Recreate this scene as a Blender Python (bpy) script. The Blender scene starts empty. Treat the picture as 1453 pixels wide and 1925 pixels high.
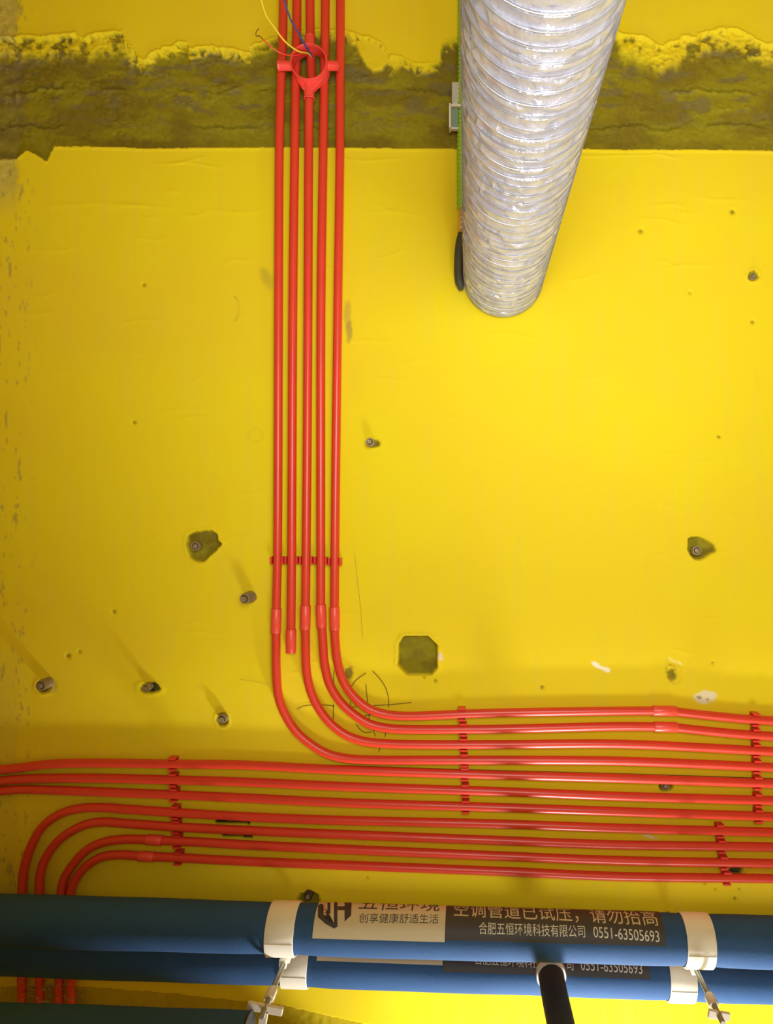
import bpy, bmesh, math, random
import numpy as np
from mathutils import Vector, Matrix

random.seed(7)
rng = np.random.default_rng(7)
SC = bpy.context.scene
COL = SC.collection

# ------------------------------------------------------------------ camera
F = 1344.0            # focal length in pixels of the 1453 x 1925 frame
VX, VY = 880.0, 970.0 # where plumb lines meet in the frame (point straight above the lens)
CAMZ = 1.20
D = 1.68              # lens to ceiling
CZ = CAMZ + D         # ceiling height 2.88 m
S = F / D             # px per metre on the ceiling

cam = bpy.data.cameras.new('camera')
cam.sensor_fit = 'VERTICAL'
cam.sensor_height = 24.0
cam.sensor_width = 24.0 * 1453 / 1925
cam.lens = F / 1925 * 24.0
cam.shift_x = -(VX - 726.5) / 1925
cam.shift_y = (VY - 962.5) / 1925
cam.clip_start = 0.02
cam_o = bpy.data.objects.new('camera', cam)
COL.objects.link(cam_o)
cam_o.location = (0, 0, CAMZ)
cam_o.rotation_euler = (math.pi, 0, 0)      # looks straight up, top of frame towards -y
SC.camera = cam_o

# ------------------------------------------------------------------ world, lights, exposure
w = bpy.data.worlds.new('world'); SC.world = w; w.use_nodes = True
w.node_tree.nodes['Background'].inputs[0].default_value = (0.75, 0.85, 1.0, 1)
w.node_tree.nodes['Background'].inputs[1].default_value = 0.08

def area(name, loc, target, size, watts, color, sy=None, spread=180):
    l = bpy.data.lights.new(name, 'AREA'); l.energy = watts; l.color = color
    l.shape = 'RECTANGLE' if sy else 'DISK'; l.size = size
    if sy: l.size_y = sy
    l.spread = math.radians(spread)
    o = bpy.data.objects.new(name, l); COL.objects.link(o); o.location = loc
    o.rotation_euler = (Vector(target) - Vector(loc)).to_track_quat('-Z', 'Y').to_euler()
    return o
area('work_lamp', (0.34, 1.86, 2.46), (0.34, 0.2, 2.66), 0.14, 27, (0.97, 0.97, 1.0))
area('far_room_daylight', (0.85, 2.9, 0.75), (0.30, 0.2, 2.88), 0.8, 42, (0.98, 1.0, 0.97), 0.7)
area('added_fill_light', (0.16, -0.30, 0.98), (0.28, -0.60, 2.88), 0.7, 11.7, (0.98, 1.0, 0.98), 0.7, 106)  # added soft fill aimed upwards; no lamp stands here

SC.view_settings.view_transform = 'Standard'
SC.view_settings.look = 'None'
SC.view_settings.gamma = 1
SC.view_settings.use_curve_mapping = False
SC.view_settings.exposure = 0.0

# ------------------------------------------------------------------ helpers
def P(px, py, h=0.0):
    """point seen at pixel (px, py) lying h metres below the ceiling"""
    d = D - h
    return Vector(((px - VX) * d / F, (py - VY) * d / F, CAMZ + d))

def new_mat(name, base, rough=0.5, metal=0.0, noise=0.0, nscale=20, bump=0.0, bscale=60, spec=0.5, coat=0.0):
    m = bpy.data.materials.new(name); m.use_nodes = True
    nt = m.node_tree; b = nt.nodes['Principled BSDF']
    b.inputs['Base Color'].default_value = (*base, 1)
    b.inputs['Roughness'].default_value = rough
    b.inputs['Metallic'].default_value = metal
    b.inputs['Specular IOR Level'].default_value = spec
    if coat: b.inputs['Coat Weight'].default_value = coat
    tc = nt.nodes.new('ShaderNodeTexCoord')
    if noise:
        n = nt.nodes.new('ShaderNodeTexNoise'); n.inputs['Scale'].default_value = nscale
        n.inputs['Detail'].default_value = 5
        nt.links.new(tc.outputs['Object'], n.inputs['Vector'])
        mx = nt.nodes.new('ShaderNodeMix'); mx.data_type = 'RGBA'
        mx.inputs[6].default_value = (*[c * (1 - noise) for c in base], 1)
        mx.inputs[7].default_value = (*[min(1, c * (1 + noise)) for c in base], 1)
        nt.links.new(n.outputs['Fac'], mx.inputs[0])
        nt.links.new(mx.outputs[2], b.inputs['Base Color'])
    if bump:
        n2 = nt.nodes.new('ShaderNodeTexNoise'); n2.inputs['Scale'].default_value = bscale
        n2.inputs['Detail'].default_value = 6
        nt.links.new(tc.outputs['Object'], n2.inputs['Vector'])
        bp = nt.nodes.new('ShaderNodeBump'); bp.inputs['Strength'].default_value = bump
        bp.inputs['Distance'].default_value = 0.002
        nt.links.new(n2.outputs['Fac'], bp.inputs['Height'])
        nt.links.new(bp.outputs['Normal'], b.inputs['Normal'])
    return m

M = {}
M['red'] = new_mat('red_pvc', (0.72, 0.052, 0.024), 0.32, noise=0.12, nscale=9)
M['coupler'] = new_mat('coral_red_pvc', (0.86, 0.082, 0.048), 0.36, noise=0.06, nscale=15)
M['clip'] = new_mat('clip_red_pvc', (0.72, 0.04, 0.025), 0.3)
M['box'] = new_mat('junction_box_pvc', (0.90, 0.075, 0.055), 0.33)
M['blue'] = new_mat('blue_rubber_foam', (0.033, 0.088, 0.210), 0.8, spec=0.2, noise=0.12, nscale=14, bump=0.25, bscale=160)
M['foamin'] = new_mat('dark_foam', (0.02, 0.022, 0.022), 0.8, noise=0.2, bump=0.3, bscale=200)
M['black'] = new_mat('black_rubber_foam', (0.020, 0.020, 0.018), 0.75, noise=0.25, nscale=30, bump=0.3, bscale=200)
M['band'] = new_mat('white_strap', (0.80, 0.76, 0.64), 0.5, noise=0.05, nscale=12)
M['white'] = new_mat('white_plastic', (0.74, 0.68, 0.58), 0.45, noise=0.08, nscale=60)
M['rod'] = new_mat('galvanised_rod', (0.34, 0.33, 0.28), 0.45, metal=0.7, noise=0.2, nscale=80)
M['bolt'] = new_mat('dull_zinc_bolt', (0.30, 0.23, 0.12), 0.5, metal=0.35, noise=0.35, nscale=160, bump=0.4, bscale=300)
M['bolt_dark'] = new_mat('rusty_bolt', (0.08, 0.055, 0.03), 0.6, metal=0.3, noise=0.35, nscale=160)
M['beige'] = new_mat('beige_label_film', (0.62, 0.54, 0.36), 0.5, noise=0.04)
M['blacklabel'] = new_mat('black_label_film', (0.045, 0.040, 0.036), 0.55, noise=0.1)
M['ink'] = new_mat('dark_ink', (0.045, 0.04, 0.045), 0.6)
M['pinkink'] = new_mat('pink_ink', (0.60, 0.36, 0.26), 0.6)
M['cream_ink'] = new_mat('cream_ink', (0.60, 0.50, 0.32), 0.6)
M['white_ink'] = new_mat('white_ink', (0.72, 0.68, 0.58), 0.6)
M['pencil'] = new_mat('pencil_line', (0.16, 0.09, 0.01), 0.8)
M['crackline'] = new_mat('crack_line', (0.14, 0.09, 0.01), 0.9)
M['fine_crack'] = new_mat('fine_crack_line', (0.52, 0.38, 0.015), 0.9)
M['wire_yellow'] = new_mat('yellow_wire', (0.88, 0.66, 0.04), 0.35)
M['wire_blue'] = new_mat('blue_wire', (0.05, 0.08, 0.30), 0.35)
M['wire_red'] = new_mat('red_wire', (0.75, 0.05, 0.025), 0.35)
M['copper'] = new_mat('dark_copper', (0.16, 0.08, 0.03), 0.5, metal=0.5)
M['green'] = new_mat('green_hose', (0.30, 0.55, 0.04), 0.4, noise=0.1)
M['tape'] = new_mat('copper_tape', (0.62, 0.42, 0.16), 0.25, metal=0.5, noise=0.3, nscale=60, bump=0.8, bscale=90)
M['sleeve'] = new_mat('dark_grey_rubber', (0.055, 0.048, 0.03), 0.6, noise=0.2)
M['greyclip'] = new_mat('grey_white_plastic', (0.50, 0.48, 0.42), 0.4)
M['teal'] = new_mat('grey_green_plastic', (0.22, 0.30, 0.22), 0.5)
M['fibre'] = new_mat('pale_fibre', (0.45, 0.36, 0.2), 0.8)
M['floor'] = new_mat('cement_floor', (0.42, 0.38, 0.30), 0.8, noise=0.2, nscale=3, bump=0.3)
M['wall'] = new_mat('yellow_primer_wall', (0.80, 0.56, 0.06), 0.6, noise=0.08, nscale=2, bump=0.3, bscale=20)
M['wood'] = new_mat('grey_plaster_dab', (0.7, 0.62, 0.42), 0.8)

def tag(o, label=None, cat=None, group=None, kind=None):
    if label: o['label'] = label
    if cat: o['category'] = cat
    if group: o['group'] = group
    if kind: o['kind'] = kind
    return o

def empty(name, loc, label, cat, group=None):
    o = bpy.data.objects.new(name, None); COL.objects.link(o); o.location = loc
    o.empty_display_size = 0.02
    o['_loc'] = 0; del o['_loc']
    return tag(o, label, cat, group)

def link(name, me, mat, parent=None, smooth=True):
    """mesh given in world coordinates -> object; keeps world place under its parent"""
    if smooth:
        me.polygons.foreach_set('use_smooth', [True] * len(me.polygons))
    if mat is not None:
        me.materials.append(mat)
    o = bpy.data.objects.new(name, me); COL.objects.link(o)
    # move the origin to the middle of the mesh
    n = len(me.vertices); co = np.empty(n * 3); me.vertices.foreach_get('co', co); co = co.reshape(-1, 3)
    c = (co.min(0) + co.max(0)) / 2
    me.vertices.foreach_set('co', (co - c).ravel())
    c = Vector(c)
    if parent is not None:
        o.parent = parent
        o.location = c - world_loc(parent)
    else:
        o.location = c
    return o

def world_loc(o):
    v = Vector(o.location)
    while o.parent:
        o = o.parent; v += Vector(o.location)
    return v

def mesh(verts, faces):
    me = bpy.data.meshes.new('mesh'); me.from_pydata([tuple(v) for v in verts], [], faces); me.update()
    return me

class MB:
    def __init__(s): s.v = []; s.f = []
    def add(s, v, f):
        k = len(s.v); s.v += [tuple(x) for x in v]; s.f += [tuple(i + k for i in q) for q in f]
    def tube(s, pts, r, seg=12, cap=True, up=None):
        v, f = tube_geo(pts, r, seg, cap); s.add(v, f)
    def box(s, c, ax, ay, az):
        """box by centre and three half-extent vectors"""
        c = Vector(c); v = []
        for i in (-1, 1):
            for j in (-1, 1):
                for k in (-1, 1):
                    v.append(c + ax * i + ay * j + az * k)
        s.add(v, [(0, 1, 3, 2), (4, 6, 7, 5), (0, 4, 5, 1), (2, 3, 7, 6), (0, 2, 6, 4), (1, 5, 7, 3)])
    def lathe(s, c, axis, prof, seg=24):
        """prof: list of (radius, height along axis)"""
        axis = Vector(axis).normalized(); a = axis.orthogonal().normalized(); b = axis.cross(a)
        v = []
        for r, h in prof:
            for i in range(seg):
                t = 2 * math.pi * i / seg
                v.append(Vector(c) + axis * h + (a * math.cos(t) + b * math.sin(t)) * r)
        f = []
        for k in range(len(prof) - 1):
            for i in range(seg):
                j = (i + 1) % seg
                f.append((k * seg + i, k * seg + j, (k + 1) * seg + j, (k + 1) * seg + i))
        s.add(v, f)
    def build(s, name, mat, parent=None, smooth=True, bevel=0):
        me = mesh(s.v, s.f)
        bm = bmesh.new(); bm.from_mesh(me)
        bmesh.ops.recalc_face_normals(bm, faces=bm.faces)
        bm.to_mesh(me); bm.free()
        o = link(name, me, mat, parent, smooth)
        if smooth:
            sharp(me)
        if bevel:
            md = o.modifiers.new('bevel', 'BEVEL'); md.width = bevel; md.segments = 2; md.limit_method = 'ANGLE'
        return o

def sharp(me, deg=38):
    bm = bmesh.new(); bm.from_mesh(me)
    lim = math.radians(deg)
    for e in bm.edges:
        if len(e.link_faces) == 2 and e.calc_face_angle(0) > lim:
            e.smooth = False
    bm.to_mesh(me); bm.free()

def tube_geo(pts, r, seg=12, cap=True):
    pts = [Vector(p) for p in pts]; n = len(pts)
    rr = r if isinstance(r, (list, tuple)) else [r] * n
    v = []; f = []
    T = []
    for i in range(n):
        a = pts[max(0, i - 1)]; b = pts[min(n - 1, i + 1)]
        T.append((b - a).normalized())
    nrm = T[0].cross(Vector((0, 0, 1)))
    if nrm.length < 1e-3: nrm = T[0].cross(Vector((0, 1, 0)))
    nrm.normalize()
    for i in range(n):
        nrm = (nrm - T[i] * nrm.dot(T[i])).normalized(); bn = T[i].cross(nrm)
        for k in range(seg):
            t = 2 * math.pi * k / seg
            v.append(pts[i] + (nrm * math.cos(t) + bn * math.sin(t)) * rr[i])
    for i in range(n - 1):
        for k in range(seg):
            j = (k + 1) % seg
            f.append((i * seg + k, i * seg + j, (i + 1) * seg + j, (i + 1) * seg + k))
    if cap:
        f.append(tuple(range(seg))[::-1]); f.append(tuple((n - 1) * seg + k for k in range(seg)))
    return v, f

def smooth_pts(ctrl, step=0.008):
    """centripetal catmull-rom through control points"""
    c = [Vector(p) for p in ctrl]
    if len(c) == 2:
        n = max(2, int((c[1] - c[0]).length / 0.03))
        return [c[0].lerp(c[1], i / n) for i in range(n + 1)]
    c = [c[0] * 2 - c[1]] + c + [c[-1] * 2 - c[-2]]
    out = []
    for i in range(1, len(c) - 2):
        p0, p1, p2, p3 = c[i - 1:i + 3]
        t0 = 0; t1 = t0 + (p1 - p0).length ** .5; t2 = t1 + (p2 - p1).length ** .5; t3 = t2 + (p3 - p2).length ** .5
        L = (p2 - p1).length; n = max(1, min(14, int(L / step)))
        for k in range(n):
            t = t1 + (t2 - t1) * k / n
            A1 = p0 * ((t1 - t) / (t1 - t0)) + p1 * ((t - t0) / (t1 - t0))
            A2 = p1 * ((t2 - t) / (t2 - t1)) + p2 * ((t - t1) / (t2 - t1))
            A3 = p2 * ((t3 - t) / (t3 - t2)) + p3 * ((t - t2) / (t3 - t2))
            B1 = A1 * ((t2 - t) / (t2 - t0)) + A2 * ((t - t0) / (t2 - t0))
            B2 = A2 * ((t3 - t) / (t3 - t1)) + A3 * ((t - t1) / (t3 - t1))
            out.append(B1 * ((t2 - t) / (t2 - t1)) + B2 * ((t - t1) / (t2 - t1)))
    out.append(c[-2])
    return out

# value noise on arrays
def vnoise(x, y, seed=0):
    xi = np.floor(x).astype(np.int64); yi = np.floor(y).astype(np.int64)
    xf = x - xi; yf = y - yi
    u = xf * xf * (3 - 2 * xf); v = yf * yf * (3 - 2 * yf)
    def h(a, b):
        n = (a * 374761393 + b * 668265263 + seed * 974634777) & 0xffffffff
        n = ((n ^ (n >> 13)) * 1274126177) & 0xffffffff
        return ((n ^ (n >> 16)) & 0xffff) / 65535.0
    return (h(xi, yi) * (1 - u) + h(xi + 1, yi) * u) * (1 - v) + (h(xi, yi + 1) * (1 - u) + h(xi + 1, yi + 1) * u) * v
def fbm(x, y, oct=4, seed=0):
    s = 0; a = 0.5; t = 0
    for k in range(oct):
        s = s + a * vnoise(x, y, seed + k * 17); t += a; a *= 0.5; x = x * 2.03 + 11.3; y = y * 2.03 + 5.7
    return s / t
def sstep(a, b, x):
    t = np.clip((x - a) / (b - a), 0, 1); return t * t * (3 - 2 * t)
def inpoly(U, V, poly):
    inside = np.zeros(U.shape, bool); n = len(poly)
    for i in range(n):
        x1, y1 = poly[i]; x2, y2 = poly[(i + 1) % n]
        if y1 == y2: continue
        c = ((y1 > V) != (y2 > V)) & (U < (x2 - x1) * (V - y1) / (y2 - y1) + x1)
        inside ^= c
    return inside
def segdist(U, V, poly, closed=True):
    d = np.full(U.shape, 1e9); n = len(poly)
    for i in range(n if closed else n - 1):
        x1, y1 = poly[i]; x2, y2 = poly[(i + 1) % n]
        L2 = (x2 - x1) ** 2 + (y2 - y1) ** 2 + 1e-9
        t = np.clip(((U - x1) * (x2 - x1) + (V - y1) * (y2 - y1)) / L2, 0, 1)
        d = np.minimum(d, np.hypot(U - x1 - t * (x2 - x1), V - y1 - t * (y2 - y1)))
    return d
def sdf(U, V, poly):
    d = segdist(U, V, poly); return np.where(inpoly(U, V, poly), -d, d)

# ------------------------------------------------------------------ ceiling relief
def lerp_curve(pts):
    xs = [p[0] for p in pts]; ys = [p[1] for p in pts]
    return lambda u: np.interp(u, xs, ys)
TOP = lerp_curve([(-60, 70), (30, 73), (50, 71), (88, 73), (116, 68), (143, 66), (157, 76), (174, 68), (209, 63), (230, 64),
    (236, 82), (250, 95), (257, 111), (271, 116), (285, 104), (305, 94), (322, 92), (340, 82), (350, 83), (354, 95),
    (374, 92), (395, 90), (419, 95), (443, 97), (470, 104), (472, 88), (498, 82), (530, 70), (600, 60), (649, 61),
    (683, 73), (698, 76), (714, 86), (727, 98), (733, 109), (750, 109), (761, 116), (785, 125), (812, 123), (829, 118),
    (826, 95), (836, 82), (860, 73), (1000, 62), (1158, 61), (1171, 69), (1190, 68), (1212, 73), (1231, 84),
    (1246, 92), (1257, 83), (1278, 78), (1286, 69), (1306, 73), (1323, 65), (1350, 58), (1385, 57), (1402, 65),
    (1419, 77), (1440, 86), (1520, 80)])
BOT = lerp_curve([(-60, 300), (30, 298), (50, 281), (66, 289), (87, 303), (102, 274), (202, 275), (271, 278), (374, 277),
    (512, 276), (660, 277), (860, 279), (1100, 279), (1160, 281), (1320, 280), (1424, 282), (1520, 283)])

CHIP_A = [(320 + x / 7.265, 960 + y / 7.265) for x, y in [(235, 350), (310, 300), (400, 290), (480, 280), (560, 262), (630, 330), (640, 400), (695, 450), (620, 540), (540, 600), (480, 680), (420, 705), (350, 690), (280, 640), (235, 560), (225, 450)]]
CHIP_B = [(1250 + x / 10.38, 980 + y / 10.38) for x, y in [(460, 350), (520, 310), (640, 300), (740, 330), (860, 400), (960, 470), (1000, 580), (890, 630), (780, 700), (680, 740), (600, 740), (500, 650), (450, 560)]]
RECESS = [(720 + x / 10.38, 1170 + y / 10.38) for x, y in [(395, 285), (500, 270), (880, 275), (1055, 450), (1055, 880), (930, 1025), (480, 1025), (295, 830), (295, 430)]]
PATCH = [(668, 72), (674, 98), (687, 119), (701, 131), (716, 128), (727, 115), (740, 120), (752, 110), (727, 96), (714, 84), (698, 74)]
GAP_EDGE = [(-60, 1856), (160, 1856), (330, 1870), (430, 1882), (520, 1890), (700, 1930), (900, 2100), (-60, 2100)]

def build_ceiling():
    us = np.concatenate([np.arange(-670, -40, 10.0), np.arange(-40, 1500, 2.5), np.arange(1500, 2680, 10.0)])
    vs = np.concatenate([np.arange(-40, 20, 3.0), np.arange(20, 320, 1.6), np.arange(320, 1990, 2.5)])
    U, V = np.meshgrid(us, vs)
    n1 = fbm(U / 14, V / 14, 4, 3); n2 = fbm(U / 4.5, V / 4.5, 3, 9); n3 = fbm(U / 60, V / 60, 4, 21)
    nb = fbm(U / 240, V / 240, 3, 5)
    jag = (n1 - .5) * 10 + (n2 - .5) * 5
    left_rough = sstep(270, 225, U)
    t = TOP(U + (n2 - .5) * 8); b = BOT(U + (n2 - .5) * 4)
    intop = V - t - (fbm(U / 7, V / 7, 3, 31) - .5) * 7          # >0 below the broken upper edge
    inbot = b + (n2 - .5) * 2.4 + (n1 - .5) * 2.0 - V            # >0 above the cut lower edge
    g = (intop > 0) & (inbot > 0)
    # yellow paint still clinging to the lumps under the upper edge
    reach = 14 + 34 * left_rough + 46 * sstep(1150, 1180, U) * (1 - 0.35 * sstep(1270, 1300, U)) + 22 * sstep(640, 670, U) * sstep(760, 730, U)
    ledge = sstep(reach, reach * 0.35, intop + (n1 - .5) * 44) * (V < 150)
    patch = sstep(2, -2, sdf(U, V, PATCH) + (n2 - .5) * 3)
    H = np.zeros(U.shape)       # metres above the nominal ceiling plane (away from the camera)
    # plaster undulation
    H += (n3 - .5) * 0.0010 + (nb - .5) * 0.002
    # trowel strokes: short raised ridges
    ridge = np.zeros(U.shape)
    rr = random.Random(4)
    strokes = [(700, 300, 70, 3), (1140, 292, 120, 4), (1250, 293, 40, 2), (180, 385, 120, 2), (250, 389, 90, -2), (370, 310, 60, 3),
               (1300, 500, 70, -8), (740, 400, 60, 3), (150, 1010, 40, 2), (1010, 790, 60, 1), (1060, 820, 40, 2), (300, 1015, 60, -4),
               (430, 1012, 60, -6), (1225, 1040, 40, 3), (1270, 1052, 30, 8), (1365, 1035, 30, -3), (350, 773, 80, 1), (60, 905, 50, 3)]
    for k in range(60):
        strokes.append((rr.uniform(40, 1420), rr.uniform(300, 1300), rr.uniform(12, 60), rr.uniform(-7, 7)))
    for (x, y, L, s) in strokes:
        m = (np.abs(U - x) < L) & (np.abs(V - y) < 26)
        tt = (U[m] - x) / L
        yy = y + s * tt + 3 * np.sin(tt * 3 + x)
        ridge[m] += np.exp(-((V[m] - yy) / 2.6) ** 2) * (1 - tt * tt)
    H -= ridge * 0.0009
    H[:] += 0
    # the groove
    depth = 0.014 + (n3 - .5) * 0.008
    rough = (n1 - .5) * 0.005 + (n2 - .5) * 0.0022
    # form-board seams in the concrete: two horizontal ragged lines
    seam = 0
    for (cy, amp, sd) in ((162, 8, 41), (231, 5, 43)):
        yy = cy + (fbm(U / 40, U * 0 + sd, 3, sd) - .5) * 22 + (fbm(U / 7, V / 40, 3, sd + 9) - .5) * 9
        wgt = sstep(.42, .62, fbm(U / 50, U * 0 + sd + 3, 2, sd + 5))
        seam = seam + np.exp(-((V - yy) / 2.4) ** 2) * wgt * 0.0055 - np.exp(-((V - yy - 6) / 4.0) ** 2) * wgt * 0.0030
    gravelly = sstep(.52, .66, fbm(U / 45, V / 22, 3, 55))
    hg = depth + rough * (0.30 + 1.1 * gravelly) + seam * (0.35 + 1.5 * n2) + (fbm(U / 3.2, V / 2.6, 2, 77) - .5) * 0.0034 * gravelly
    lump = (0.5 + 0.5 * ledge)
    hg = hg - ledge * (0.006 + (n1 - .5) * 0.012 + (n2 - .5) * 0.008)
    hg = hg * (1 - patch) + patch * (0.0055 + (n1 - .5) * 0.003)
    H = np.where(g, hg, H)
    # broken lips stand slightly proud along the cut edges
    lip = np.exp(-((intop + 3) / 3.0) ** 2) * (intop < 0) * (V < 200)
    lip2 = np.exp(-((inbot + 3) / 2.6) ** 2) * (inbot < 0) * (V > 200) * (V < 330)
    H -= (lip * 0.0040 + lip2 * 0.0016) * (0.4 + n2)
    # left margin: raw concrete strip where the next wall begins
    ls = sstep(38, 24, U + (n1 - .5) * 22) * sstep(-30, -10, U) * (1 - sstep(330, 420, V) * (1 - 0.25 * sstep(1180, 1300, V)))
    H += ls * ((n1 - .5) * 0.006 + 0.002)
    # holes
    bare = np.where(g, 1.0, 0.0)
    def hole(sd, dep, soft=1.6, rgh=1.0):
        nonlocal H, bare
        m = sstep(soft, -soft, sd)
        H = H * (1 - m) + (dep + (rough * rgh)) * m
        bare = np.maximum(bare, m)
        H -= np.exp(-((sd - 3.5) / 2.5) ** 2) * (sd > 0) * 0.0018
    def ell(x, y, rx, ry, rot=0):
        c, s = math.cos(rot), math.sin(rot)
        a = ((U - x) * c + (V - y) * s) / rx; e = (-(U - x) * s + (V - y) * c) / ry
        return (np.sqrt(a * a + e * e) - 1) * min(rx, ry)
    hole(sdf(U, V, CHIP_A) + (n2 - .5) * 4, 0.012, rgh=2.2)
    hole(sdf(U, V, CHIP_B) + (n2 - .5) * 3, 0.012, rgh=1.6)
    hole(sdf(U, V, RECESS) + (n2 - .5) * 1.5, 0.024, soft=1.2, rgh=0.45)
    for (x, y, rx, ry, dp) in [(470, 1122, 10, 9, .006), (82, 1290, 13, 12, .004), (282, 1293, 18, 9, .006), (418, 1353, 10, 12, .006),
                               (705, 834, 9, 7, .003), (1252, 1479, 13, 9, .006), (1384, 1637, 13, 9, .010), (580, 1690, 20, 13, .006),
                               (1416, 519, 9, 9, .003), (1262, 1268, 8, 11, .0012), (758, 1203, 3, 3, .003), (655, 1266, 8, 10, .0012)]:
        hole(ell(x, y, rx, ry) + (n2 - .5) * 5, dp)
    # pits
    for (x, y, r) in [(252, 794, 3), (1352, 821, 3), (1019, 1292, 3.5), (128, 1233, 4), (149, 1225, 2.5), (214, 1150, 3), (1204, 434, 4),
                      (1377, 398, 4), (1297, 550, 2), (270, 535, 3), (818, 1280, 3), (797, 1273, 2.5), (1340, 1245, 2),
                      (1415, 605, 3), (1325, 1660, 2.5), (1345, 1672, 2), (1390, 1672, 2), (1382, 1690, 3), (1316, 1640, 2), (690, 1650, 2)]:
        sd = ell(x, y, r, r)
        H += np.exp(-np.clip(sd, 0, None) ** 2 / 2) * 0.003
        bare = np.maximum(bare, sstep(1.0, -1.0, sd) * 0.8)
    # chipped ledge in the lower left corner
    ge = sdf(U, V, GAP_EDGE) + (n1 - .5) * 4
    m = sstep(1.6, -1.6, ge); H = H * (1 - m) + (0.012 + rough * 0.8) * m; bare = np.maximum(bare, m * 0.55)
    # two narrow near-black slots in the lower left
    for (x0, x1, y, hw) in ((403, 470, 1545, 3.2), (415, 474, 1571, 2.8)):
        m = (U > x0) & (U < x1) & (np.abs(V - y - (U - x0) * .03) < hw)
        H[m] = 0.01; bare[m] = 1
    # ---- colour (paint, concrete, dirt, near-black fill in slots and one hole)
    yel = np.array([0.81, 0.645, 0.012]); yel2 = np.array([0.80, 0.605, 0.016])
    con = np.array([0.205, 0.155, 0.012]); con2 = np.array([0.27, 0.225, 0.010]); conr = np.array([0.18, 0.145, 0.050])
    k = sstep(.3, .7, fbm(U / 300, V / 200, 3, 71))[..., None]
    C = yel * k + yel2 * (1 - k)
    dust = sstep(.5, .75, fbm(U / 18, V / 120, 3, 75))[..., None] * 0.06
    C = C * (1 - dust) + np.array([.62, .5, .12]) * dust
    kk = sstep(.35, .65, fbm(U / 70, V / 30, 4, 81))[..., None]
    CC = con * (1 - kk) + con2 * kk
    rr_ = (sstep(.50, .72, fbm(U / 34, V / 12, 3, 85)) * 0.75 * sstep(260, 190, V))[..., None]
    CC = CC * (1 - rr_) + conr * rr_
    CC = CC * (0.82 + 0.36 * n2[..., None])
    bb = np.clip(bare, 0, 1)
    painted = np.clip(np.maximum(ledge * sstep(.40, .58, n1 + .10 * ledge), patch), 0, 1) * np.where(g, 1, 0)
    bb = np.where(g, 1 - painted * 0.9, bb)[..., None]
    C = C * (1 - bb) + CC * bb
    lsb = ls[..., None] * 0.45 * np.where(g, 0.25, 1.0)[..., None]
    C = C * (1 - lsb) + np.array([.30, .26, .15]) * lsb
    def blot(sd, soft, col, a):
        nonlocal C
        mm = (sstep(soft, -soft, sd) * a)[..., None]
        C = C * (1 - mm) + np.array(col) * mm
    # smears, plaster dabs, dirt marks and one black hole, with outlines of their own
    blot(ell(653, 590, 7, 26) + (n2 - .5) * 5, 3, (.42, .30, .05), .55)
    blot(ell(656, 622, 6, 20) + (n2 - .5) * 4, 2, (.36, .26, .05), .7)
    blot(ell(500, 523, 9, 20, -.4) + (n1 - .5) * 6, 5, (.46, .36, .03), .6)
    blot(np.abs(ell(440, 580, 9, 22)) - 1 + (n2 - .5) * 2 + (U < 440) * 3, 1.5, (.5, .38, .03), .6)
    blot(ell(655, 1266, 7, 13, .3) + (n2 - .5) * 9, 3, (.30, .22, .03), .75)
    blot(ell(1325, 1311, 21, 11) + (n1 - .5) * 8, 2, (.80, .72, .50), .9)
    blot(ell(1314, 1311, 5, 3) + (n2 - .5) * 3, 1, (.3, .22, .06), .8)
    blot(ell(1330, 1315, 3, 2.5), 1, (.3, .22, .06), .8)
    blot(segdist(U, V, [(1116, 1247), (1128, 1254), (1143, 1260)], False) - 3.4 + (n2 - .5) * 4, 1.2, (.92, .86, .66), .95)
    blot(segdist(U, V, [(1258, 1238), (1268, 1243), (1280, 1248)], False) - 2.2 + (n2 - .5) * 2, 1.2, (.95, .82, .30), .7)
    blot(np.abs(ell(1262, 1264, 9, 15, -.3)) - .8 + (n2 - .5) * 2, 1.0, (.4, .28, .02), .8)
    blot(np.abs(ell(1265, 1262, 15, 24, -.3)) - .6 + (n2 - .5) * 2, 1.0, (.55, .40, .02), .55)
    blot(np.abs(ell(480, 818, 14, 12)) - 1.2, 1.5, (.60, .42, .02), .35)
    blot(ell(99, 1290, 9, 13) + (n2 - .5) * 3, 3, (.42, .34, .06), .7)
    blot(ell(828, 1235, 5, 8) + (n2 - .5) * 3, 1, (.80, .62, .44), .9)
    blot(ell(1222, 1573, 12, 3, .3) + (n2 - .5) * 3, 1.2, (.78, .70, .50), .8)
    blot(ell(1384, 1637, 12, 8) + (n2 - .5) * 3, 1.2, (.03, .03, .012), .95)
    blot(ell(480, 1545, 80, 2), 1, (.05, .04, .01), .0)
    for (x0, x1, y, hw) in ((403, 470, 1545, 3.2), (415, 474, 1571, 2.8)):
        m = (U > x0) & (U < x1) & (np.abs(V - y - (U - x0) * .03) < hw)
        C[m] = (.03, .025, .006)  # near-black colour along the two slots
    # left strip scuffs
    sc = (sstep(.66, .78, fbm(U / 6, V / 18, 3, 91)) * sstep(75, 38, U))[..., None] * 0.6
    C = C * (1 - sc) + np.array([.32, .25, .08]) * sc
    X = (U - VX) / S; Y = (V - VY) / S; Z = CZ + H
    nv, nu = U.shape
    co = np.stack([X, Y, Z], -1).reshape(-1, 3)
    idx = np.arange(nu * nv).reshape(nv, nu)
    q = np.stack([idx[:-1, :-1], idx[:-1, 1:], idx[1:, 1:], idx[1:, :-1]], -1).reshape(-1, 4)
    # plain border out to the room's walls
    x0, x1, y0, y1 = X[0, 0], X[0, -1], Y[0, 0], Y[-1, 0]
    X0, X1, Y0, Y1 = -2.0, 2.3, -2.3, 3.9
    zb = CZ
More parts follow.
